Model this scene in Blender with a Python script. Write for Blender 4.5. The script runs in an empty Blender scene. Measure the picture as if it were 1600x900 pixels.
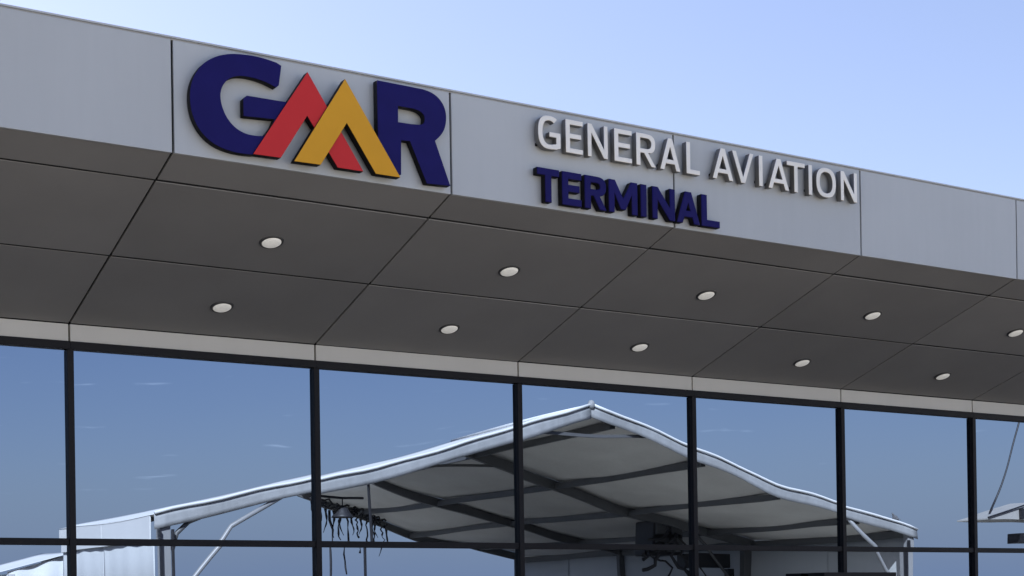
import bpy, bmesh, math, random
from mathutils import Vector, Matrix
random.seed(7)
S = bpy.context.scene
COL = S.collection
R = math.radians

# ------------------------------------------------------------------ camera
def make_camera():
    yaw, pitch, roll, f = 0.56719, 0.00437, -0.01554, 2428.95
    fw = Vector((math.sin(yaw)*math.cos(pitch), math.cos(yaw)*math.cos(pitch), math.sin(pitch)))
    r = Vector((math.cos(yaw), -math.sin(yaw), 0)); u = r.cross(fw)
    r2 = r*math.cos(roll)+u*math.sin(roll); u2 = u*math.cos(roll)-r*math.sin(roll)
    cd = bpy.data.cameras.new('camera'); co = bpy.data.objects.new('camera', cd); COL.objects.link(co)
    m = Matrix((r2, u2, -fw)).transposed().to_4x4(); m.translation = (-4.22507, -14.05719, 1.65)
    co.matrix_world = m
    cd.sensor_width = 36; cd.sensor_fit = 'HORIZONTAL'; cd.lens = f/1600*36
    cd.shift_x = 0.0; cd.shift_y = (936.80-450)/1600
    cd.clip_start = 0.05; cd.clip_end = 6000
    S.camera = co
make_camera()

# ------------------------------------------------------------------ light
SUN_EL, SUN_AZ = R(40), R(-35)                      # azimuth clockwise from +Y (behind the building, far left)
def make_world():
    w = bpy.data.worlds.new('World'); S.world = w; w.use_nodes = True
    nt = w.node_tree; N = nt.nodes; L = nt.links
    bg = N['Background']; bg.inputs['Strength'].default_value = 0.06
    sky = N.new('ShaderNodeTexSky'); sky.sky_type = 'NISHITA'; sky.sun_disc = False
    sky.sun_elevation = SUN_EL; sky.sun_rotation = SUN_AZ
    sky.air_density = 1.0; sky.dust_density = 1.7; sky.ozone_density = 2.6; sky.altitude = 200
    # thin cirrus wisps low over the apron (north-facing glass mirrors them)
    tc = N.new('ShaderNodeTexCoord'); sep = N.new('ShaderNodeSeparateXYZ'); L.new(tc.outputs['Generated'], sep.inputs[0])
    def math_(op, a, b=None, c=None):
        n = N.new('ShaderNodeMath'); n.operation = op
        for i, v in enumerate((a, b, c)):
            if v is None: continue
            if isinstance(v, (int, float)): n.inputs[i].default_value = v
            else: L.new(v, n.inputs[i])
        return n.outputs[0]
    az = math_('ARCTAN2', sep.outputs[0], sep.outputs[1])
    comb = N.new('ShaderNodeCombineXYZ')
    tilt = math_('MULTIPLY_ADD', az, 6.0, math_('MULTIPLY', sep.outputs[2], 210.0))
    L.new(math_('MULTIPLY', az, 17.0), comb.inputs[0]); L.new(tilt, comb.inputs[1])
    nz = N.new('ShaderNodeTexNoise'); nz.inputs['Scale'].default_value = 1.0; nz.inputs['Detail'].default_value = 3.0
    L.new(comb.outputs[0], nz.inputs['Vector'])
    mr = N.new('ShaderNodeMapRange'); mr.inputs['From Min'].default_value = 0.67; mr.inputs['From Max'].default_value = 0.95
    L.new(nz.outputs['Fac'], mr.inputs['Value'])
    m1 = N.new('ShaderNodeMapRange'); m1.interpolation_type = 'SMOOTHSTEP'
    m1.inputs['From Min'].default_value = 0.2; m1.inputs['From Max'].default_value = -0.3
    L.new(sep.outputs[1], m1.inputs['Value'])
    m2 = N.new('ShaderNodeMapRange'); m2.interpolation_type = 'SMOOTHSTEP'
    m2.inputs['From Min'].default_value = 0.055; m2.inputs['From Max'].default_value = 0.085
    L.new(sep.outputs[2], m2.inputs['Value'])
    fac = math_('MULTIPLY', math_('MULTIPLY', mr.outputs[0], m1.outputs[0]), math_('MULTIPLY', m2.outputs[0], 0.45))
    hz = N.new('ShaderNodeMapRange'); hz.interpolation_type = 'SMOOTHERSTEP'      # pale haze all round the horizon
    hz.inputs['From Min'].default_value = 0.14; hz.inputs['From Max'].default_value = -0.04
    hz.inputs['To Max'].default_value = 0.85
    L.new(sep.outputs[2], hz.inputs['Value'])
    hm = N.new('ShaderNodeMix'); hm.data_type = 'RGBA'
    tn = N.new('ShaderNodeMix'); tn.data_type = 'RGBA'; tn.blend_type = 'MULTIPLY'; tn.inputs['Factor'].default_value = 1.0   # camera white balance of this sky
    L.new(sky.outputs[0], tn.inputs[6]); tn.inputs[7].default_value = (1.13, 0.965, 0.98, 1)
    L.new(hz.outputs[0], hm.inputs['Factor']); L.new(tn.outputs[2], hm.inputs[6]); hm.inputs[7].default_value = (3.9, 4.9, 6.7, 1)
    mix = N.new('ShaderNodeMix'); mix.data_type = 'RGBA'
    L.new(fac, mix.inputs['Factor']); L.new(hm.outputs[2], mix.inputs[6]); mix.inputs[7].default_value = (19, 20, 21, 1)
    L.new(mix.outputs[2], bg.inputs['Color'])
make_world()
def make_sun():
    ld = bpy.data.lights.new('sun', 'SUN'); ld.energy = 5.0; ld.angle = R(0.53); ld.color = (1.0, 0.935, 0.84)
    lo = bpy.data.objects.new('sun', ld); COL.objects.link(lo)
    d = Vector((math.sin(SUN_AZ)*math.cos(SUN_EL), math.cos(SUN_AZ)*math.cos(SUN_EL), math.sin(SUN_EL)))
    lo.rotation_euler = d.to_track_quat('Z', 'Y').to_euler(); lo.location = d*60
make_sun()
vs = S.view_settings; vs.view_transform = 'Standard'; vs.look = 'None'; vs.gamma = 1.0; vs.use_curve_mapping = False
vs.exposure = 2.05

# ------------------------------------------------------------------ materials
def mat(name, col, rough=0.5, metal=0.0, var=0.06, scale=3.0, bump=0.0, bscale=60.0, spec=0.5, streak=0.0):
    m = bpy.data.materials.new(name); m.use_nodes = True
    nt = m.node_tree; N = nt.nodes; L = nt.links; p = N['Principled BSDF']
    p.inputs['Roughness'].default_value = rough; p.inputs['Metallic'].default_value = metal
    p.inputs['Specular IOR Level'].default_value = spec
    tc = N.new('ShaderNodeTexCoord')
    nz = N.new('ShaderNodeTexNoise'); nz.inputs['Scale'].default_value = scale; nz.inputs['Detail'].default_value = 5
    L.new(tc.outputs['Object'], nz.inputs['Vector'])
    info = N.new('ShaderNodeObjectInfo')
    ad = N.new('ShaderNodeMath'); ad.operation = 'MULTIPLY_ADD'; ad.inputs[1].default_value = 0.5
    L.new(info.outputs['Random'], ad.inputs[0]); L.new(nz.outputs['Fac'], ad.inputs[2])
    last = ad.outputs[0]
    if streak:
        mp = N.new('ShaderNodeMapping'); mp.inputs['Scale'].default_value = (9, 9, 0.7)
        L.new(tc.outputs['Object'], mp.inputs[0])
        n2 = N.new('ShaderNodeTexNoise'); n2.inputs['Scale'].default_value = 1.5; n2.inputs['Detail'].default_value = 4
        L.new(mp.outputs[0], n2.inputs['Vector'])
        a2 = N.new('ShaderNodeMath'); a2.operation = 'MULTIPLY_ADD'; a2.inputs[1].default_value = streak
        L.new(n2.outputs['Fac'], a2.inputs[0]); L.new(last, a2.inputs[2]); last = a2.outputs[0]
    mr = N.new('ShaderNodeMapRange'); mr.inputs['From Min'].default_value = 0.35; mr.inputs['From Max'].default_value = 1.15+streak
    L.new(last, mr.inputs['Value'])
    mx = N.new('ShaderNodeMix'); mx.data_type = 'RGBA'
    mx.inputs[6].default_value = (*[c*(1-var) for c in col], 1); mx.inputs[7].default_value = (*[min(1, c*(1+var)) for c in col], 1)
    L.new(mr.outputs[0], mx.inputs['Factor']); L.new(mx.outputs[2], p.inputs['Base Color'])
    if bump:
        nb = N.new('ShaderNodeTexNoise'); nb.inputs['Scale'].default_value = bscale; nb.inputs['Detail'].default_value = 4
        L.new(tc.outputs['Object'], nb.inputs['Vector'])
        b = N.new('ShaderNodeBump'); b.inputs['Strength'].default_value = bump; b.inputs['Distance'].default_value = 0.01
        L.new(nb.outputs['Fac'], b.inputs['Height']); L.new(b.outputs[0], p.inputs['Normal'])
    return m

M = {}
M['fascia'] = mat('silver_composite_panel', (0.40, 0.418, 0.425), 0.42, 0.0, 0.075, 1.2, 0.5, 2.2, streak=0.6)
M['soffit'] = mat('grey_soffit_panel', (0.228, 0.224, 0.218), 0.55, 0.0, 0.11, 1.3, 0.03, 200)
M['head'] = mat('pale_grey_panel', (0.585, 0.565, 0.515), 0.45, 0.0, 0.06, 1.5, 0.03, 200, streak=0.4)
M['gap'] = mat('dark_joint_backing', (0.012, 0.012, 0.013), 0.9)
M['frame'] = mat('black_anodised_frame', (0.007, 0.0062, 0.008), 0.5, 0.0, 0.2, 8, 0.02, 90, spec=0.2)
M['roof'] = mat('roof_membrane', (0.30, 0.30, 0.29), 0.8, 0, 0.15, 0.8, 0.2, 30)
M['wall'] = mat('rendered_wall', (0.45, 0.44, 0.42), 0.8, 0, 0.08, 1.0, 0.2, 40)
M['navy'] = mat('navy_letter_face', (0.009, 0.007, 0.085), 0.5, 0, 0.12, 6, 0.02, 90, spec=0.1)
M['red'] = mat('red_letter_face', (0.50, 0.026, 0.028), 0.5, 0, 0.05, 5, spec=0.15)
M['yellow'] = mat('amber_letter_face', (0.60, 0.295, 0.02), 0.5, 0, 0.05, 5, spec=0.15)
M['edge'] = mat('black_letter_return', (0.012, 0.012, 0.014), 0.7, spec=0.1)
M['white'] = mat('white_letter_face', (0.74, 0.715, 0.655), 0.4, 0, 0.06, 14, 0.03, 60)
M['steel'] = mat('steel_letter_return', (0.13, 0.127, 0.12), 0.45, 0.1, 0.2, 12)
M['ring'] = mat('shadow_dark_ring', (0.05, 0.05, 0.05), 0.4)  # dark colour stands for the shadow round each lens
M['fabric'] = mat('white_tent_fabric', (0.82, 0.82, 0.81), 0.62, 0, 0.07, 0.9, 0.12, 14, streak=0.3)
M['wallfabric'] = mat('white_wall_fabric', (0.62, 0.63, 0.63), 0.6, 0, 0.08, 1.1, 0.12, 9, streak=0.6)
M['underside'] = mat('tent_underside_shade', (0.80, 0.765, 0.70), 0.8, 0, 0.22, 0.7, 0.12, 12, streak=0.4)  # underside of the same roof fabric, its shaded tone put into the colour
M['valance'] = mat('weathered_grey_valance', (0.37, 0.375, 0.38), 0.6, 0, 0.3, 3.5, 0.3, 20, streak=0.5)
M['column'] = mat('grey_painted_column', (0.34, 0.34, 0.345), 0.45, 0.1, 0.12, 3, streak=0.5)
M['alu'] = mat('dull_aluminium', (0.13, 0.13, 0.132), 0.5, 0.1, 0.12, 5)
M['tube'] = mat('painted_steel_tube', (0.62, 0.62, 0.61), 0.4, 0.0, 0.1, 6)
M['dark'] = mat('dark_equipment', (0.025, 0.025, 0.03), 0.5, 0, 0.3, 9, 0.2, 40)
M['canopy'] = mat('weathered_canopy_sheet', (0.42, 0.41, 0.39), 0.6, 0, 0.15, 3, 0.1, 30)
M['feather'] = mat('grey_feather', (0.16, 0.16, 0.17), 0.8, 0, 0.4, 25)
M['ground'] = mat('concrete_apron', (0.22, 0.205, 0.18), 0.85, 0, 0.14, 0.25, 0.25, 12)

def lens_mat():
    m = mat('lit_frosted_lens', (0.80, 0.79, 0.75), 0.35, 0, 0.12, 60, 0.15, 120)
    p = m.node_tree.nodes['Principled BSDF']
    p.inputs['Emission Color'].default_value = (1.0, 0.97, 0.90, 1); p.inputs['Emission Strength'].default_value = 0.055
    return m
M['lens'] = lens_mat()
def glass_mat():
    m = bpy.data.materials.new('blue_reflective_glass'); m.use_nodes = True
    nt = m.node_tree; p = nt.nodes['Principled BSDF']
    p.inputs['Base Color'].default_value = (0.162, 0.205, 0.278, 1)
    p.inputs['Metallic'].default_value = 1.0; p.inputs['Roughness'].default_value = 0.0
    return m
M['glass'] = glass_mat()

# ------------------------------------------------------------------ helpers
class MB:
    def __init__(s): s.bm = bmesh.new()
    def hexa(s, p):                                  # 8 points: bottom ring 0-3, top ring 4-7
        v = [s.bm.verts.new(q) for q in p]
        for f in ((3,2,1,0),(4,5,6,7),(0,1,5,4),(1,2,6,5),(2,3,7,6),(3,0,4,7)): s.bm.faces.new([v[i] for i in f])
        return s
    def box(s, x0, x1, y0, y1, z0, z1):
        return s.hexa([(x0,y0,z0),(x1,y0,z0),(x1,y1,z0),(x0,y1,z0),(x0,y0,z1),(x1,y0,z1),(x1,y1,z1),(x0,y1,z1)])
    def beam(s, a, b, w, h, up=(0,0,1)):
        a, b = Vector(a), Vector(b); d = (b-a).normalized(); up = Vector(up)
        sx = d.cross(up).normalized()*w/2; sz = sx.cross(d).normalized()*h/2
        return s.hexa([a-sx-sz, a+sx-sz, b+sx-sz, b-sx-sz, a-sx+sz, a+sx+sz, b+sx+sz, b-sx+sz])
    def tube(s, pts, r, n=10):
        pts = [Vector(p) for p in pts]; rr = r if isinstance(r, (list, tuple)) else [r]*len(pts)
        rings = []
        for i, p in enumerate(pts):
            d = (pts[min(i+1, len(pts)-1)]-pts[max(i-1, 0)]).normalized()
            a = d.orthogonal().normalized() if i == 0 else (pa - d*pa.dot(d)).normalized()
            pa = a; b = d.cross(a)
            rings.append([s.bm.verts.new(p+(a*math.cos(t)+b*math.sin(t))*rr[i]) for t in [2*math.pi*k/n for k in range(n)]])
        for A, B in zip(rings, rings[1:]):
            for k in range(n): s.bm.faces.new((A[k], A[(k+1)%n], B[(k+1)%n], B[k]))
        s.bm.faces.new(rings[0][::-1]); s.bm.faces.new(rings[-1]); return s
    def lathe(s, prof, c=(0,0,0), n=28):             # prof: (r, z)
        rings = []
        for r, z in prof:
            if r < 1e-6: rings.append([s.bm.verts.new((c[0], c[1], c[2]+z))])
            else: rings.append([s.bm.verts.new((c[0]+r*math.cos(t), c[1]+r*math.sin(t), c[2]+z)) for t in [2*math.pi*k/n for k in range(n)]])
        for A, B in zip(rings, rings[1:]):
            for k in range(n):
                if len(A) == 1 and len(B) == 1: continue
                if len(A) == 1: s.bm.faces.new((A[0], B[(k+1)%n], B[k]))
                elif len(B) == 1: s.bm.faces.new((A[k], A[(k+1)%n], B[0]))
                else: s.bm.faces.new((A[k], A[(k+1)%n], B[(k+1)%n], B[k]))
        return s
    def sheet(s, fn, nu, nv, th, nrm):               # thick sheet through fn(u,v), offset by nrm*th
        nrm = Vector(nrm)*th
        A = [[s.bm.verts.new(fn(i/nu, j/nv)) for j in range(nv+1)] for i in range(nu+1)]
        B = [[s.bm.verts.new(Vector(fn(i/nu, j/nv))+nrm) for j in range(nv+1)] for i in range(nu+1)]
        for i in range(nu):
            for j in range(nv):
                s.bm.faces.new((A[i][j], A[i+1][j], A[i+1][j+1], A[i][j+1])); s.bm.faces.new((B[i][j], B[i][j+1], B[i+1][j+1], B[i+1][j]))
        rim = [(i, 0) for i in range(nu)]+[(nu, j) for j in range(nv)]+[(i, nv) for i in range(nu, 0, -1)]+[(0, j) for j in range(nv, 0, -1)]
        for (a, b), (c, d) in zip(rim, rim[1:]+rim[:1]): s.bm.faces.new((A[a][b], B[a][b], B[c][d], A[c][d]))
        return s
    def build(s, name, m, parent=None, bevel=0.0, smooth=False):
        bmesh.ops.recalc_face_normals(s.bm, faces=s.bm.faces)
        if bevel: bmesh.ops.bevel(s.bm, geom=list(s.bm.edges), offset=bevel, segments=2, profile=0.5, affect='EDGES')
        me = bpy.data.meshes.new(name); s.bm.to_mesh(me); s.bm.free()
        me.materials.append(m)
        if smooth:
            for p in me.polygons: p.use_smooth = True
        return link(name, me, parent)
def link(name, me, parent=None):
    o = bpy.data.objects.new(name, me); COL.objects.link(o)
    if parent:
        o.parent = parent
        if parent.type == 'EMPTY':
            par = parent; loc = Vector((0,0,0))
            while par: loc += par.location; par = par.parent
            o.location = -loc
    return o
def thing(name, label, cat, loc=(0,0,0), group=None):
    o = bpy.data.objects.new(name, None); COL.objects.link(o); o.location = loc; o.empty_display_size = 0.3
    o['label'] = label; o['category'] = cat
    if group: o['group'] = group
    return o
def structure(o): o['kind'] = 'structure'; return o

# ------------------------------------------------------------------ ground: one sheet out to the horizon
g = MB(); g.bm.faces.new([g.bm.verts.new(q) for q in ((-2500,-2500,0),(2500,-2500,0),(2500,2500,0),(-2500,2500,0))])
structure(g.build('ground', M['ground']))

# ------------------------------------------------------------------ terminal building
XK = {0: 0.0, 1: 2.4527, 2: 4.8515, 3: 7.252, 4: 9.6158, 5: 11.998}
for k in range(6, 11): XK[k] = 11.998+2.4*(k-5)
for k in range(-5, 0): XK[k] = 2.44*k
K0, K1 = -5, 10
YF, ZFT, ZFB, ZSB, ZBB, ZGT, ZTR = -2.723, 6.0087, 5.1466, 4.2833, 4.1226, 4.0475, 2.2985
T1, T2 = 0.1366, 0.5615
GAP = 0.020
bld = thing('terminal_building', 'silver clad terminal with deep downlit canopy over dark framed mirror glazing', 'building', (0, 0, 0))
def jit(a): return random.uniform(-a, a)
for k in range(K0, K1):
    x0, x1 = XK[k]+GAP/2, XK[k+1]-GAP/2
    j = [jit(.002) for _ in range(4)]
    MB().hexa([(x0,YF+j[0],ZFB+jit(.002)),(x1,YF+j[1],ZFB+jit(.002)),(x1,YF+.03,ZFB),(x0,YF+.03,ZFB),
               (x0,YF+j[2],ZFT),(x1,YF+j[3],ZFT),(x1,YF+.03,ZFT),(x0,YF+.03,ZFT)]).build('fascia_panel', M['fascia'], bld, 0.003)
    MB().box(XK[k]+.0005, XK[k+1]-.0005, YF-.004, YF+.12, ZFT+.014, ZFT+.028).build('coping', M['fascia'], bld)
    # folded soffit: three rows of panels sloping down to the glass
    def SP(t): return (YF+.032)+(-0.012-(YF+.032))*t, ZFB+(ZSB-ZFB)*t+0.002
    hg = 0.006
    for a, b in ((0, T1), (T1, T2), (T2, 1)):
        ta, tb = a+(0.016/2.8 if a else 0), b-(0.016/2.8 if b < 1 else 0)
        xa, xb = XK[k]+0.0095, XK[k+1]-0.0095
        (ya, za), (yb, zb) = SP(ta), SP(tb); j = [jit(.003) for _ in range(4)]
        MB().hexa([(xa,ya,za+j[0]),(xb,ya,za+j[1]),(xb,yb,zb+j[2]),(xa,yb,zb+j[3]),
                   (xa,ya,za+.022),(xb,ya,za+.022),(xb,yb,zb+.022),(xa,yb,zb+.022)]).build('soffit_panel', M['soffit'], bld, 0.002)
    for t in (T1, T2):
        (ya, za), (yb, zb) = SP(t-.02/2.8), SP(t+.02/2.8)
        MB().hexa([(xa,ya,za+.005),(xb,ya,za+.005),(xb,yb,zb+.005),(xa,yb,zb+.005),(xa,ya,za+.020),(xb,ya,za+.020),(xb,yb,zb+.020),(xa,yb,zb+.020)]).build('joint_seal', M['gap'], bld)
    MB().box(XK[k]+.009, XK[k+1]-.009, -.004+jit(.001), .04, ZBB+.001, ZSB-.004).build('head_panel', M['head'], bld, 0.003)
XA, XB = XK[K0], XK[K1]
MB().hexa([(XA,YF+.034,ZFB+.034),(XB,YF+.034,ZFB+.034),(XB,.05,ZSB+.034),(XA,.05,ZSB+.034),
           (XA,YF+.034,ZFT-.02),(XB,YF+.034,ZFT-.02),(XB,.05,ZFT-.02),(XA,.05,ZFT-.02)]).build('canopy_core', M['gap'], bld)
MB().box(XA, XB, .045, .12, ZBB-.01, ZSB+.03).build('head_backing', M['gap'], bld)
MB().box(XA, XB, YF+.006, 14, ZFT+.001, ZFT+.012).build('roof', M['roof'], bld)
MB().box(XA, XB, .25, 14, 0, ZSB).build('inner_wall', M['gap'], bld)
MB().box(XA-.2, XA-.004, .0, 14, 0, ZFT-.02).build('side_wall', M['wall'], bld)
MB().box(XB+.004, XB+.2, .0, 14, 0, ZFT-.02).build('side_wall', M['wall'], bld)
MB().box(XA, XB, .06, 14, ZSB+.05, ZFT-.022).build('upper_wall', M['wall'], bld)
# curtain wall frame
for k in range(K0, K1):
    MB().box(XK[k], XK[k+1]-.0005, -.028, .1, ZGT, ZBB-.002).build('head_rail', M['frame'], bld, 0.003)
MW = 0.0295
for k in range(K0, K1+1):
    MB().box(XK[k]-MW, XK[k]+MW, -.034, .098, 0, ZGT-.002).build('mullion', M['frame'], bld, 0.003)
for k in range(K0, K1):
    x0, x1 = XK[k]+MW, XK[k+1]-MW
    MB().box(x0+.001, x1-.001, -.020, .095, ZTR-.031, ZTR+.031).build('transom', M['frame'], bld, 0.003)
    MB().box(x0+.001, x1-.001, -.020, .095, 0, .12).build('sill', M['frame'], bld, 0.003)
BOW = {10: (-.002, .85, .35), 11: (.0025, .4, .35), 13: (.002, .4, .3), 14: (-.001, .3, .4)}      # how far single panes bow in their frame: (metres, centre, width)
def pane(x0, x1, z0, z1, seed, amp):
    rg = random.Random(seed); nu, nv = 22, 16
    ph = [rg.uniform(0, 6.28) for _ in range(6)]; w = x1-x0; h = z1-z0; tx, tz = rg.uniform(-.0007, .0007), rg.uniform(-.0006, .0006)
    bow = BOW.get(seed, (0,.5,1))
    s = MB(); V = []
    for i in range(nu+1):
        row = []
        for j in range(nv+1):
            u, v = i/nu, j/nv
            d = amp*(.55*math.sin(2*math.pi*u*1.1+ph[0]+1.3*v)+.35*math.sin(2*math.pi*v*.9+ph[1]+u)+.16*math.sin(2*math.pi*(2.1*u+.6*v)+ph[2])+.10*math.sin(2*math.pi*(1.7*v-.9*u)+ph[3]))
            row.append(s.bm.verts.new((x0+w*u, .02+d+bow[0]*math.exp(-((u-bow[1])/bow[2])**2)*(v-.5)*h/1.7+tx*w*(u-.5)+tz*h*(v-.5), z0+h*v)))
        V.append(row)
    for i in range(nu):
        for j in range(nv): s.bm.faces.new((V[i][j], V[i+1][j], V[i+1][j+1], V[i][j+1]))
    # back face and rim: the pane is a real 12 mm sheet
    B = [s.bm.verts.new(q) for q in ((x0,.032,z0),(x1,.032,z0),(x1,.032,z1),(x0,.032,z1))]
    s.bm.faces.new(B[::-1])
    o = s.build('glass_pane', M['glass'], bld, 0, True)
    return o
for k in range(K0, K1):
    x0, x1 = XK[k]+MW-.004, XK[k+1]-MW+.004
    pane(x0, x1, ZTR+.028, ZGT+.004, 10+k, 0.00072)
    pane(x0, x1, .115, ZTR-.028, 60+k, 0.00075)

# ------------------------------------------------------------------ lettering
def curve_mesh(loops, y_face, depth, m_face, m_side, name, parent, bevel=0.004):
    """loops: outer first, then holes, in (x, z) of the fascia; letter body stands depth deep behind y_face"""
    cu = bpy.data.curves.new(name, 'CURVE'); cu.dimensions = '2D'; cu.fill_mode = 'BOTH'
    for lp in loops:
        sp = cu.splines.new('POLY'); sp.points.add(len(lp)-1)
        for p, (x, z) in zip(sp.points, lp): p.co = (x, z, 0, 1)
        sp.use_cyclic_u = True
    cu.extrude = depth/2-bevel; cu.bevel_depth = bevel; cu.bevel_resolution = 2; cu.offset = -bevel
    tmp = bpy.data.objects.new(name, cu); COL.objects.link(tmp)
    dg = bpy.context.evaluated_depsgraph_get()
    me = bpy.data.meshes.new_from_object(tmp.evaluated_get(dg)); me.name = name
    bpy.data.objects.remove(tmp); bpy.data.curves.remove(cu)
    # local z (front) -> world -y
    me.transform(Matrix(((1,0,0,0),(0,0,-1,y_face+depth/2),(0,1,0,0),(0,0,0,1))))
    me.materials.clear(); me.materials.append(m_face); me.materials.append(m_side); me.update()
    yf = y_face+bevel*1.2
    for p in me.polygons: p.material_index = 0 if p.center.y < yf else 1
    return link(name, me, parent)
def smooth(pts, fixed, n=3):
    """Chaikin rounding of a polygon, keeping the points whose index is in fixed"""
    P = [(p, i in fixed) for i, p in enumerate(pts)]
    for _ in range(n):
        Q = []
        for i, (p, fx) in enumerate(P):
            a = P[i-1][0]; b = P[(i+1) % len(P)][0]
            if fx: Q.append((p, True))
            else:
                Q.append(((p[0]*.75+a[0]*.25, p[1]*.75+a[1]*.25), False)); Q.append(((p[0]*.75+b[0]*.25, p[1]*.75+b[1]*.25), False))
        P = Q
    return [p for p, _ in P]

logo = thing('logo_sign', 'raised logo of navy letters either side of red and amber peaks on the fascia', 'sign', (1.23, YF, 5.19))
G = [(0.866,5.935),(0.824,5.953),(0.719,5.969),(0.600,5.973),(0.453,5.959),(0.336,5.922),(0.234,5.859),(0.161,5.771),(0.118,5.676),(0.104,5.579),(0.112,5.472),(0.146,5.375),(0.204,5.297),(0.282,5.239),(0.383,5.205),(0.499,5.192),(0.618,5.198),
     (0.722,5.227),(0.83,5.389),(0.924,5.544),(0.965,5.652),(0.895,5.655),(0.571,5.652),(0.541,5.622),(0.541,5.488),(0.802,5.504),(0.771,5.436),(0.71,5.357),
     (0.62,5.347),(0.546,5.354),(0.473,5.384),(0.408,5.443),(0.366,5.525),(0.350,5.605),(0.361,5.675),(0.398,5.736),(0.45,5.776),(0.524,5.800),(0.627,5.801),(0.731,5.786),(0.818,5.756),(0.842,5.776)]
curve_mesh([smooth(G, {0,1,16,17,18,19,20,21,22,23,24,25,26,27,40,41}, 2)], YF-.085, .07, M['navy'], M['edge'], 'letter_g', logo, .003)
Ro = [(1.712,5.965),(2.140,5.962),(2.225,5.950),(2.300,5.910),(2.350,5.845),(2.366,5.760),(2.350,5.670),(2.312,5.605),(2.251,5.548),(2.392,5.190),(2.166,5.180),(2.012,5.510),(1.929,5.506),(1.924,5.221),(1.716,5.213)]
Rh = [(1.905,5.785),(2.050,5.785),(2.115,5.775),(2.154,5.742),(2.154,5.690),(2.128,5.662),(2.030,5.654),(1.903,5.651)]
curve_mesh([smooth(Ro, {0,1,8,9,10,11,12,13,14}, 2), smooth(Rh, {0,1,6,7}, 2)], YF-.085, .07, M['navy'], M['edge'], 'letter_r', logo, .003)
curve_mesh([[(1.082,5.917),(0.609,5.198),(0.841,5.201),(1.074,5.568),(1.335,5.193),(1.565,5.193)]], YF-.105, .075, M['red'], M['edge'], 'red_peak', logo, .003)
curve_mesh([[(1.403,5.910),(0.946,5.185),(1.176,5.188),(1.413,5.558),(1.668,5.184),(1.894,5.184)]], YF-.125, .08, M['yellow'], M['edge'], 'amber_peak', logo, .003)
so = MB()
for x, z in ((.2,5.5),(.5,5.26),(.6,5.9),(.75,5.25),(1.08,5.8),(1.4,5.8),(1.75,5.9),(2.2,5.9),(2.25,5.3),(1.82,5.3)): so.box(x-.012, x+.012, YF-.05, YF+.01, z-.012, z+.012)
so.build('standoff', M['edge'], logo)

def sup(cx, cz, a, b, e, angs):
    out = []
    for t in angs:
        c, s_ = math.cos(t), math.sin(t)
        out.append((cx+a*math.copysign(abs(c)**(2/e), c), cz+b*math.copysign(abs(s_)**(2/e), s_)))
    return out
def arange(a, b, n): return [R(a+(b-a)*i/n) for i in range(n+1)]
def glyph(ch, w, h, s):
    m = s*.92
    if ch == 'E': return [[(0,0),(w,0),(w,m),(s,m),(s,h/2-m/2+.004),(w*.9,h/2-m/2+.004),(w*.9,h/2+m/2+.004),(s,h/2+m/2+.004),(s,h-m),(w,h-m),(w,h),(0,h)]]
    if ch == 'L': return [[(0,0),(w,0),(w,m),(s,m),(s,h),(0,h)]]
    if ch == 'T': return [[(w/2-s/2,0),(w/2+s/2,0),(w/2+s/2,h-m),(w,h-m),(w,h),(0,h),(0,h-m),(w/2-s/2,h-m)]]
    if ch == 'I': return [[(0,0),(s,0),(s,h),(0,h)]]
    if ch == 'N':
        d = s*1.12
        return [[(0,0),(s*.9,0),(s*.9,h-d*1.55),(w-s*.95,0),(w,0),(w,h),(w-s*.9,h),(w-s*.9,d*1.55),(s*.95,h),(0,h)]]
    if ch == 'M':
        q = s*.95
        return [[(0,0),(q,0),(q,h*.60),(w/2-s*.42,h*.12),(w/2+s*.42,h*.12),(w-q,h*.60),(w-q,0),(w,0),(w,h),(w-q*1.1,h),(w/2,h*.46),(q*1.1,h),(0,h)]]
    if ch == 'V': return [[(w/2-s*.55,0),(w/2+s*.55,0),(w,h),(w-s*1.02,h),(w/2,s*1.25),(s*1.02,h),(0,h)]]
    if ch == 'A':
        k = (w/2-s*.55)/h                               # side slope
        zb, zt = h*.20, h*.20+m*.95
        t = s*1.05
        ix = lambda z: k*z+t                            # inner left edge
        za = (w/2-t)/k
        return [[(0,0),(t,0),(ix(zb),zb),(w-ix(zb),zb),(w-t,0),(w,0),(w/2+s*.55,h),(w/2-s*.55,h)],
                [(ix(zt),zt),(w-ix(zt),zt),(w/2,min(za, h*.93)*.98)]]
    if ch == 'O':
        return [sup(w/2,h/2,w/2,h/2,2.5,arange(0,350,35)), sup(w/2,h/2,w/2-s,h/2-m,2.3,arange(0,350,35))]
    if ch == 'G':
        o = sup(w/2,h/2,w/2,h/2,2.6,arange(52,285,26)); i = sup(w/2,h/2,w/2-s,h/2-m,2.4,arange(285,52,24))
        zb = h*.52
        return [o+[(w*.80,h*.015),(w,h*.07),(w,zb),(w*.50,zb),(w*.50,zb-m),(w-s,zb-m),(w-s,h*.07+m*.8)]+i]
    if ch == 'R':
        zl = h*.40
        bo = sup(w*.52,(h+zl)/2,w*.46,(h-zl)/2,2.6,arange(90,-90,14)); bi = sup(w*.52,(h+zl)/2,w*.46-s,(h-zl)/2-m*.95,2.4,arange(90,-90,14))
        return [[(0,0),(s,0),(s,zl),(w*.40,zl),(w-s*1.12,0),(w,0),(w*.40+s*1.02,zl+.004)]+bo[::-1][2:]+[(0,h)],
                [(s,h-m*.95)]+bi+[(s,zl+m*.95)]]
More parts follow.
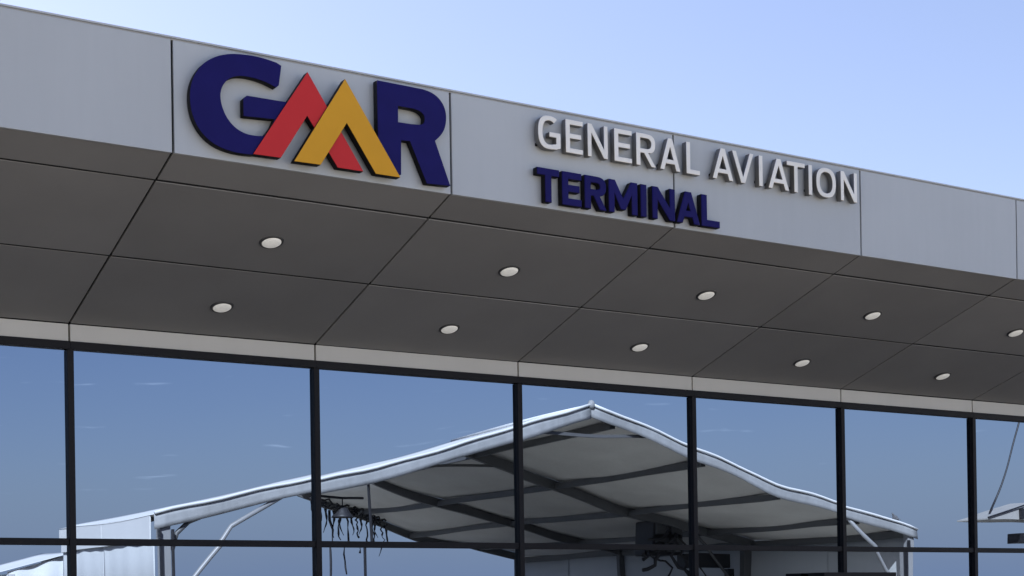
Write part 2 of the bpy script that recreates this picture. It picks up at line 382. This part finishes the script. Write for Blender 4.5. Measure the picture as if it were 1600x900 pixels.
def text(items, z0, h, s, proj, depth, mf, ms, parent, bev):
    for ch, x0, x1 in items:
        w = x1-x0
        lp = [[(x0+x, z0+z) for x, z in q] for q in glyph(ch, w, h, s)]
        curve_mesh(lp, YF-proj, depth, mf, ms, 'letter_'+ch.lower(), parent, bev)
line1 = [('G',3.287,3.522),('E',3.578,3.762),('N',3.815,4.034),('E',4.108,4.304),('R',4.355,4.576),('A',4.628,4.862),('L',4.936,5.094),
         ('A',5.250,5.500),('V',5.492,5.756),('I',5.825,5.873),('A',5.945,6.208),('T',6.184,6.416),('I',6.468,6.516),('O',6.570,6.832),('N',6.900,7.122)]
t1 = thing('lettering', 'pale raised capitals reading GENERAL AVIATION along the top of the fascia', 'sign', (5.2, YF, 5.645))
text(line1, 5.645, .293, .045, .088, .068, M['white'], M['steel'], t1, .005)
sb = MB()
for ch, x0, x1 in line1: sb.box((x0+x1)/2-.012, (x0+x1)/2+.012, YF-.03, YF+.01, 5.69, 5.714) if ch in 'ITO' else sb.box(x0+.02, x0+.044, YF-.03, YF+.01, 5.68, 5.704)
sb.build('standoff', M['edge'], t1)
line2 = [('T',3.272,3.504),('E',3.534,3.742),('R',3.777,4.016),('M',4.041,4.362),('I',4.400,4.480),('N',4.533,4.795),('A',4.815,5.090),('L',5.110,5.330)]
t2 = thing('lettering', 'navy blue raised capitals reading TERMINAL under the pale lettering', 'sign', (4.3, YF, 5.18))
text(line2, 5.180, .295, .067, .085, .075, M['navy'], M['edge'], t2, .008)
sb = MB()
for ch, x0, x1 in line2: sb.box((x0+x1)/2-.012, (x0+x1)/2+.012, YF-.03, YF+.01, 5.22, 5.244) if ch in 'TI' else sb.box(x0+.02, x0+.044, YF-.03, YF+.01, 5.22, 5.244)
sb.build('standoff', M['edge'], t2)

# ------------------------------------------------------------------ downlights in the soffit
slope = Vector((0, -YF-.044, ZSB-ZFB)); ang = math.atan2(ZSB-ZFB, -YF-.044)
rows = {.376: ['under the red peak of the logo', 'under the gap between logo and lettering', 'under the start of AVIATION', 'under the end of AVIATION', 'cut by the picture\'s right edge'],
        .800: ['above the pane left of the reflected tent', 'over the pane with the hanging lamp reflected', 'over the reflected tent peak', 'over the right slope of the reflected tent', 'over the pane right of the reflected tent']}
ringm = lensm = None
for t, labs in rows.items():
    for k, lab in enumerate(labs):
        x = (XK[k]+XK[k+1])/2+.03; y, z = SP(t)
        row = 'outer row' if t < .5 else 'inner row'
        o = bpy.data.objects.new('downlight', None); COL.objects.link(o); o.empty_display_size = .1
        o.location = (x, y, z); o.rotation_euler = (ang, 0, 0)
        o['label'] = f'round white downlight, {row} of the soffit, {lab}'; o['category'] = 'downlight'; o['group'] = 'downlights in the canopy soffit'
        if ringm is None:
            a = MB().lathe([(.086,.015),(.086,-.010),(.090,-.016),(.102,-.012),(.108,-.002),(.108,.004)], n=32).build('shadow_trim_ring', M['ring'], o, 0, True); a.location = (0,0,0); ringm = a.data
            b = MB().lathe([(.0855,.0),(.084,-.014),(.074,-.021),(.045,-.026),(0,-.028)], n=32).build('lens', M['lens'], o, 0, True); b.location = (0,0,0); lensm = b.data
        else:
            for nm, me in (('shadow_trim_ring', ringm), ('lens', lensm)):
                c = bpy.data.objects.new(nm, me); COL.objects.link(c); c.parent = o

# ------------------------------------------------------------------ dark portal box at the foot of the glazing
pt = thing('entrance_portal', 'black flat topped entrance portal standing against the lower glass', 'doorway', (9.58, -.2, 0))
MB().box(8.98, 10.20, -.32, -.04, 1.84, 2.0).build('header', M['frame'], pt, .004)
for xa in (8.98, 10.10): MB().box(xa, xa+.10, -.30, -.05, 0, 1.838).build('post', M['frame'], pt, .004)

# ------------------------------------------------------------------ marquee facing the terminal (seen mirrored in the glass)
def P(x, d, z): return Vector((x, -d, z))              # d = metres in front of the glass
EX0, AX, EX1, EZ, AZ = 6.23, 16.5, 26.9, 3.52, 6.18
FR = [15.0, 21.4, 27.8, 34.2]
def dip(t): return math.sin(math.pi*min(1, max(0, t)))
def back(d): return .11*min(1, max(0, (d-15)/6.4))
def zl(x, d=15): return EZ+(AZ-back(d)-EZ)*(x-EX0)/(AX-EX0)-.09*dip((x-EX0)/(AX-EX0))
def zr(x, d=15): return EZ+(AZ-back(d)-EZ)*(EX1-x)/(EX1-AX)-.17*dip((EX1-x)/(EX1-AX))
tent = thing('marquee_tent', 'large open fronted white marquee with gabled roof, mirrored in the glazing', 'tent', (16.5, -24, 0))
def slope_sheet(xa, xb, zf, d0, d1, sag):
    def fn(u, v):
        x = xa+(xb-xa)*u; d = d0+(d1-d0)*v
        pur = abs(math.sin(math.pi*u*4))
        return P(x, d, zf(x, d)+.02-sag*math.sin(math.pi*v)*(.35+.65*pur)-.012*math.sin(9*u+5*v))
    s = MB().sheet(fn, 24, 10, .012, (0,0,1)); s.bm.normal_update()
    o = s.build('roof_fabric', M['fabric'], tent, 0, True); o.data.materials.append(M['underside'])
    for p in o.data.polygons: p.material_index = 1 if p.normal.z < -.3 else 0
    return o
for a, b in zip(FR, FR[1:]):
    if a < 20: slope_sheet(EX0-.12, AX, zl, a-.12, b, .10)
    slope_sheet(EX1+.12, {15.0: AX, 21.4: 17.3, 27.8: 17.9}[a], zr, a-(.12 if a < 20 else 0), b, .16)
MB().tube([P(AX,FR[0]-.16,AZ+.03), P(AX,FR[1],AZ-.09)], .045, 8).build('ridge_cap', M['fabric'], tent, 0, True)
MB().lathe([(.0,.10),(.05,.08),(.075,.03),(.08,-.05),(.03,-.1),(0,-.11)], P(AX,FR[0]-.14,AZ+.06), 12).build('ridge_knob', M['valance'], tent, 0, True)
# frames
for i, d in enumerate(FR):
    rh = .16 if i == 0 else .26
    def rafter(xa, xb, zf):
        m = MB(); n = 10; rings = []
        for q in range(n+1):
            x = xa+(xb-xa)*q/n; z = zf(x, d)+.01
            rings.append([m.bm.verts.new(v) for v in ((x,-d-.07,z-rh), (x,-d+.07,z-rh), (x,-d+.07,z), (x,-d-.07,z))])
        for A, B in zip(rings, rings[1:]):
            for q in range(4): m.bm.faces.new((A[q], A[(q+1)%4], B[(q+1)%4], B[q]))
        m.bm.faces.new(rings[0][::-1]); m.bm.faces.new(rings[-1]); m.build('rafter', M['alu'], tent)
    if i < 2: rafter(EX0, AX, zl)
    xr = (AX, AX, 17.3, 17.9)[i]; rafter(EX1, xr, zr)
    if i < 2:
        MB().beam(P(AX-2.0,d,AZ-.62-back(d)), P(AX+2.0,d,AZ-.62-back(d)), .06, .07).build('collar_tie', M['alu'], tent)
        MB().box(EX0, EX0+.22, -d-.10, -d+.10, 0, EZ-.04).build('column', M['column'] if i == 0 else M['alu'], tent, .01)
    MB().box(EX1-.26, EX1, -d-.10, -d+.10, 0, EZ-.04).build('column', M['column'] if i == 0 else M['alu'], tent, .01)
    if i == 2: MB().box(17.28, 17.36, -d-.04, -d+.04, 0, zr(17.3, d)-.25).build('ridge_post', M['dark'], tent, .01)
for a, b in zip(FR, FR[1:]):
    for x in ((17.2, 19.85, 22.4, 25.1) if a < 27 else (19.85, 22.4, 25.1)):
        MB().beam(P(x,a+.08,zr(x,a)-.14), P(x,b-.08,zr(x,b)-.14), .12, .16).build('purlin', M['alu'], tent)
    MB().beam(P(EX1-.1,a+.12,EZ-.12), P(EX1-.1,b-.12,EZ-.12), .12, .2).build('eave_beam', M['alu'], tent)
    if a < 20:
        for x in (8.9, 11.4, 14.0): MB().beam(P(x,a+.08,zl(x,a)-.14), P(x,b-.08,zl(x,b)-.14), .10, .14).build('purlin', M['alu'], tent)
# white valances along the front rafters and eaves
def valance(xa, xb, zf, drop):
    L = abs(xb-xa)
    def fn(u, v):
        x = xa+(xb-xa)*u
        return (x, -FR[0]+.13+.018*math.sin(u*L*2.3+1)*v, zf(x)+.03-drop*v*(1+.06*math.sin(u*L*1.7)))
    return MB().sheet(fn, 40, 3, .012, (0,1,0)).build('valance', M['valance'], tent, 0, True)
valance(EX0-.12, AX, zl, .30)
valance(EX1+.12, AX, zr, .26)
for xa, xb in ((EX0-.12, AX-.05), (EX1+.12, AX+.05)):
    zf = zl if xa < 10 else zr
    MB().tube([P(xa+(xb-xa)*i/30, FR[0]-.165, zf(xa+(xb-xa)*i/30)+.05+.012*math.sin(i*1.3)) for i in range(31)], .032, 8).build('edge_trim', M['fabric'], tent, 0, True)
# side walls of fabric, one sheet per bay, hung with shallow folds
def wall_sheet(x, a, b, z0, z1, out, ph):
    def fn(u, v):
        return (x+.02*math.sin(u*9+ph)*(1-.6*v)+.007*math.sin(u*23+ph), -(a+(b-a)*u), z0+(z1-z0)*v)
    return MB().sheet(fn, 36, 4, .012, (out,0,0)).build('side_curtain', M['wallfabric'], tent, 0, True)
def half(a, b, n): return [(a+(b-a)*i/n, a+(b-a)*(i+1)/n) for i in range(n)]
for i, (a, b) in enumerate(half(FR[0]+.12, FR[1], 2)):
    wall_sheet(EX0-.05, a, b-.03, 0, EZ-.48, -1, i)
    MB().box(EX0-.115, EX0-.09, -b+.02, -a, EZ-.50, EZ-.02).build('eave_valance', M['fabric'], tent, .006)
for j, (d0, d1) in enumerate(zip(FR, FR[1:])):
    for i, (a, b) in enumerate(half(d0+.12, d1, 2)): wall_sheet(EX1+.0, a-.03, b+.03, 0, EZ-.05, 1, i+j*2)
for x in (EX0-.03, EX0+.225): MB().box(x, x+.035, -14.895, -14.80, 0, EZ-.3).build('dark_edge_strip', M['dark'], tent)  # thin dark strips down the edges of the front columns
MB().tube([P(6.5,14.97,2.85), P(6.60,14.97,3.15), P(6.85,14.97,3.38), P(7.30,14.97,3.56)], .05, 8).build('gusset', M['alu'], tent, 0, True)
MB().box(EX1-.31, EX1-.265, -14.895, -14.80, 0, EZ-.3).build('dark_edge_strip', M['dark'], tent)
# knee braces of the front frame
MB().tube([P(6.42,14.93,1.75), P(6.98,14.93,2.36), P(7.55,14.93,3.02), P(7.72,14.93,3.28), P(8.86,14.93,3.98)], .05, 10).build('knee_brace', M['column'], tent, 0, True)
MB().tube([P(26.7,14.93,1.7), P(25.92,14.93,2.46), P(25.47,14.93,3.08), P(24.55,14.93,3.86)], .05, 10).build('knee_brace', M['column'], tent, 0, True)
for i in (1,): MB().tube([P(26.7,FR[i],1.9), P(24.6,FR[i],3.75)], .05, 8).build('knee_brace', M['alu'], tent, 0, True)

# pendant lamp on a bracket arm under the front rafter
lamp = thing('pendant_lamp', 'dark bell shaped lamp hanging below the left rafter of the reflected marquee', 'lamp', (10.24, -15.3, 3.57))
MB().tube([P(8.9,15.0,4.02), P(9.5,15.28,4.05), P(10.24,15.3,4.0), P(10.75,15.3,4.02)], .028, 8).build('arm', M['dark'], lamp, 0, True)
MB().tube([P(10.24,15.3,3.98), P(10.24,15.3,3.78)], .012, 6).build('rod', M['dark'], lamp, 0, True)
MB().lathe([(0,.24),(.06,.235),(.11,.20),(.15,.12),(.20,.05),(.235,.0),(.225,-.008),(.18,.03),(.0,.06)], P(10.24,15.3,3.57), 20).build('shade', M['dark'], lamp, 0, True)
# loose cables dangling from the open back of the marquee
cab = thing('hanging_cables', 'dark frayed cables dangling under the open back of the reflected marquee', 'cable', (19.8, -34.0, 5.0))
rg = random.Random(3)
for x, ln in ((18.6,1.5),(18.95,3.3),(19.2,1.0),(19.55,2.1),(19.9,.7),(20.3,1.15),(20.55,.8),(20.95,.55)):
    z = zr(x, 34)-.3; n = 9; dx = rg.uniform(-.3,.3)
    MB().tube([P(x+.4*dx*i/n+rg.uniform(-.018,.018), 34.0+rg.uniform(-.1,.1), z-ln*i/n) for i in range(n+1)], [rg.uniform(.015,.05) for i in range(n+1)], 6).build('cable', M['dark'], cab, 0, True)
for i in range(11):
    x = 18.2+.24*i; z = zr(x, 33)-.16-rg.uniform(0,.12); ra = rg.uniform(.12,.26); rb = rg.uniform(.07,.16); q = rg.uniform(0,6)
    MB().tube([P(x+ra*math.cos(t+q)*(1+.2*math.sin(3*t)), 33.2+rg.uniform(-.05,.05), z+rb*math.sin(t+q)+.03*math.sin(4*t)) for t in arange(0,rg.uniform(260,350),13)], rg.uniform(.02,.05), 6).build('cable_coil', M['dark'], cab, 0, True)
for x in (18.4, 18.8, 19.1, 19.35, 19.75, 20.1, 20.7, 21.2):
    z = zr(x, 34)-.28; ln = rg.uniform(.4, 1.3)
    MB().tube([P(x+.10*math.sin(q*.8+x*5)*q/6, 34.05, z-ln*q/6) for q in range(7)], [.06, .035, .045, .02, .03, .015, .01], 6).build('cable', M['dark'], cab, 0, True)
# air handling unit under the right slope, with its duct
ahu = thing('air_handling_unit', 'dark boxy air unit tangled in hoses, hung under the right slope of the marquee', 'air conditioner', (24.0, -22.0, 3.0))
MB().box(23.45, 24.5, -22.5, -21.75, 3.10, 4.12).build('casing', M['dark'], ahu, .04)
for xa, za in ((23.5, 3.2), (24.02, 3.2), (23.5, 3.68), (24.02, 3.68)): MB().box(xa, xa+.43, -21.745, -21.70, za, za+.38).build('grille', M['alu'], ahu, .01)
MB().box(24.52, 26.35, -21.95, -21.6, 2.72, 3.14).build('duct', M['dark'], ahu, .02)
MB().box(26.30, 26.55, -21.9, -21.65, 0, 2.70).build('duct_leg', M['dark'], ahu, .02)
for xx in (23.6, 24.35): MB().tube([P(xx,22.1,4.12), P(xx,22.1,zr(xx,22.1)-.02)], .03, 6).build('hanger', M['dark'], ahu)
rg = random.Random(11)
for i in range(6):
    x = rg.uniform(23.4, 24.6); z = rg.uniform(3.0, 4.1); pts = []
    for q in range(9):
        pts.append(P(x, 21.6-rg.uniform(0,.15), z)); x += rg.uniform(-.28,.28); z -= rg.uniform(-.05,.26)
    MB().tube(pts, rg.uniform(.025,.06), 7).build('hose', M['dark'], ahu, 0, True)
MB().tube([P(24.9,21.55,2.75), P(25.3,21.5,2.3), P(25.75,21.45,1.9), P(25.9,21.4,1.0), P(25.9,21.4,.02)], .025, 6).build('hose', M['dark'], ahu, 0, True)

# low annex tent behind the left wall
an = thing('annex_tent', 'small low white tent with sloping roof, reflected at the lower left', 'tent', (6.4, -25, 0))
def an_z(x): return 2.66+(x-5.35)*.275
MB().sheet(lambda u, v: P(5.35+2.1*u, 23.2+4.6*v, an_z(5.35+2.1*u)-.05*math.sin(math.pi*v)), 8, 8, .012, (0,0,1)).build('roof_fabric', M['fabric'], an, 0, True)
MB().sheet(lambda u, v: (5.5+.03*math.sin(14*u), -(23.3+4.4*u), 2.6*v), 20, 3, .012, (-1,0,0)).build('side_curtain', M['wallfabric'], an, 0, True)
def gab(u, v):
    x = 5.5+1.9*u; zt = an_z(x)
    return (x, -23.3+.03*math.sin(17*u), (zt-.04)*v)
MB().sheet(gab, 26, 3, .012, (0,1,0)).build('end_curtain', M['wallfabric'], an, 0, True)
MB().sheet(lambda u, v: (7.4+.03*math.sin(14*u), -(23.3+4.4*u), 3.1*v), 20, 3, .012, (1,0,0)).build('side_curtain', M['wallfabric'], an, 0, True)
for x in (5.5, 7.2): MB().box(x, x+.12, -23.27, -23.15, 0, 2.6).build('column', M['tube'], an, .01)

# bird on the right slope
bz = zr(26.25)+.05
bird = thing('bird', 'small grey bird perched on the right slope of the reflected marquee roof', 'bird', (26.3, -15.05, bz))
def ellipsoid_body():
    s = MB(); c = Vector((26.3, -15.05, bz+.13))
    d = Vector((-.92, .3, .25)).normalized()
    spine = [(-.22,.008),(-.17,.022),(-.12,.034),(-.07,.058),(-.01,.072),(.05,.070),(.09,.052),(.115,.036),(.14,.034),(.165,.034),(.185,.024),(.198,.010),(.225,.003)]
    pts = [c+d*t+Vector((0,0,max(0,t-.07)*.55)) for t, r in spine]
    return s.tube(pts, [r for t, r in spine], 14)
ellipsoid_body().build('body', M['feather'], bird, 0, True)
for yy in (-15.03, -15.07): MB().tube([(26.3,yy,bz+.08),(26.295,yy,bz+.03),(26.27,yy,bz+.0)], .008, 6).build('leg', M['dark'], bird)
for yy in (-14.985, -15.115):
    MB().sheet(lambda u, v: Vector((26.25+.22*u, yy+.01*math.sin(3*u), bz+.15-.07*u-.05*v*(1-u))), 5, 3, .012, (0, 1 if yy > -15.05 else -1, 0)).build('wing', M['feather'], bird, 0, True)

# side canopy right of the marquee, hung from a mast by a cable
can = thing('side_canopy', 'pale tapered canopy tip with dark openings, reflected at the far right', 'canopy', (29.4, -12, 0))
def cz(x): return 3.62+min(.46, (x-26.02)*.26)
MB().hexa([P(26.02,11.6,3.60),P(29.6,11.6,3.60),P(29.6,12.6,3.60),P(26.02,12.6,3.60),P(26.02,11.6,3.63),P(27.9,11.6,4.05),P(27.9,12.6,4.05),P(26.02,12.6,3.63)]).build('tip', M['canopy'], can)
MB().box(27.9, 29.6, -12.6, -11.6, 3.64, 4.05).build('roof_box', M['canopy'], can)
for x in (27.02, 27.32): MB().box(x, x+.12, -11.596, -11.5, 3.612, cz(x)-.02).build('opening', M['dark'], can)
MB().beam(P(26.02,11.58,3.645), P(27.75,11.58,4.07), .04, .03).build('edge_trim', M['dark'], can)
MB().box(27.45, 28.2, -12.3, -11.7, 3.06, 3.30).build('signal_box', M['dark'], can, .01)
MB().tube([P(27.9,12,3.3), P(27.9,12,3.6)], .03, 6).build('hanger', M['dark'], can)
MB().tube([P(29.5,12.1,0), P(29.5,12.1,10.0)], .10, 12).build('mast', M['alu'], can, 0, True)
n = 14; rg = random.Random(5)
MB().tube([P(26.55,12,3.78).lerp(P(29.42,12.1,9.7), i/n)+Vector((rg.uniform(-.012,.012),0,0)) for i in range(n+1)], .022, 6).build('stay_cable', M['dark'], can, 0, True)
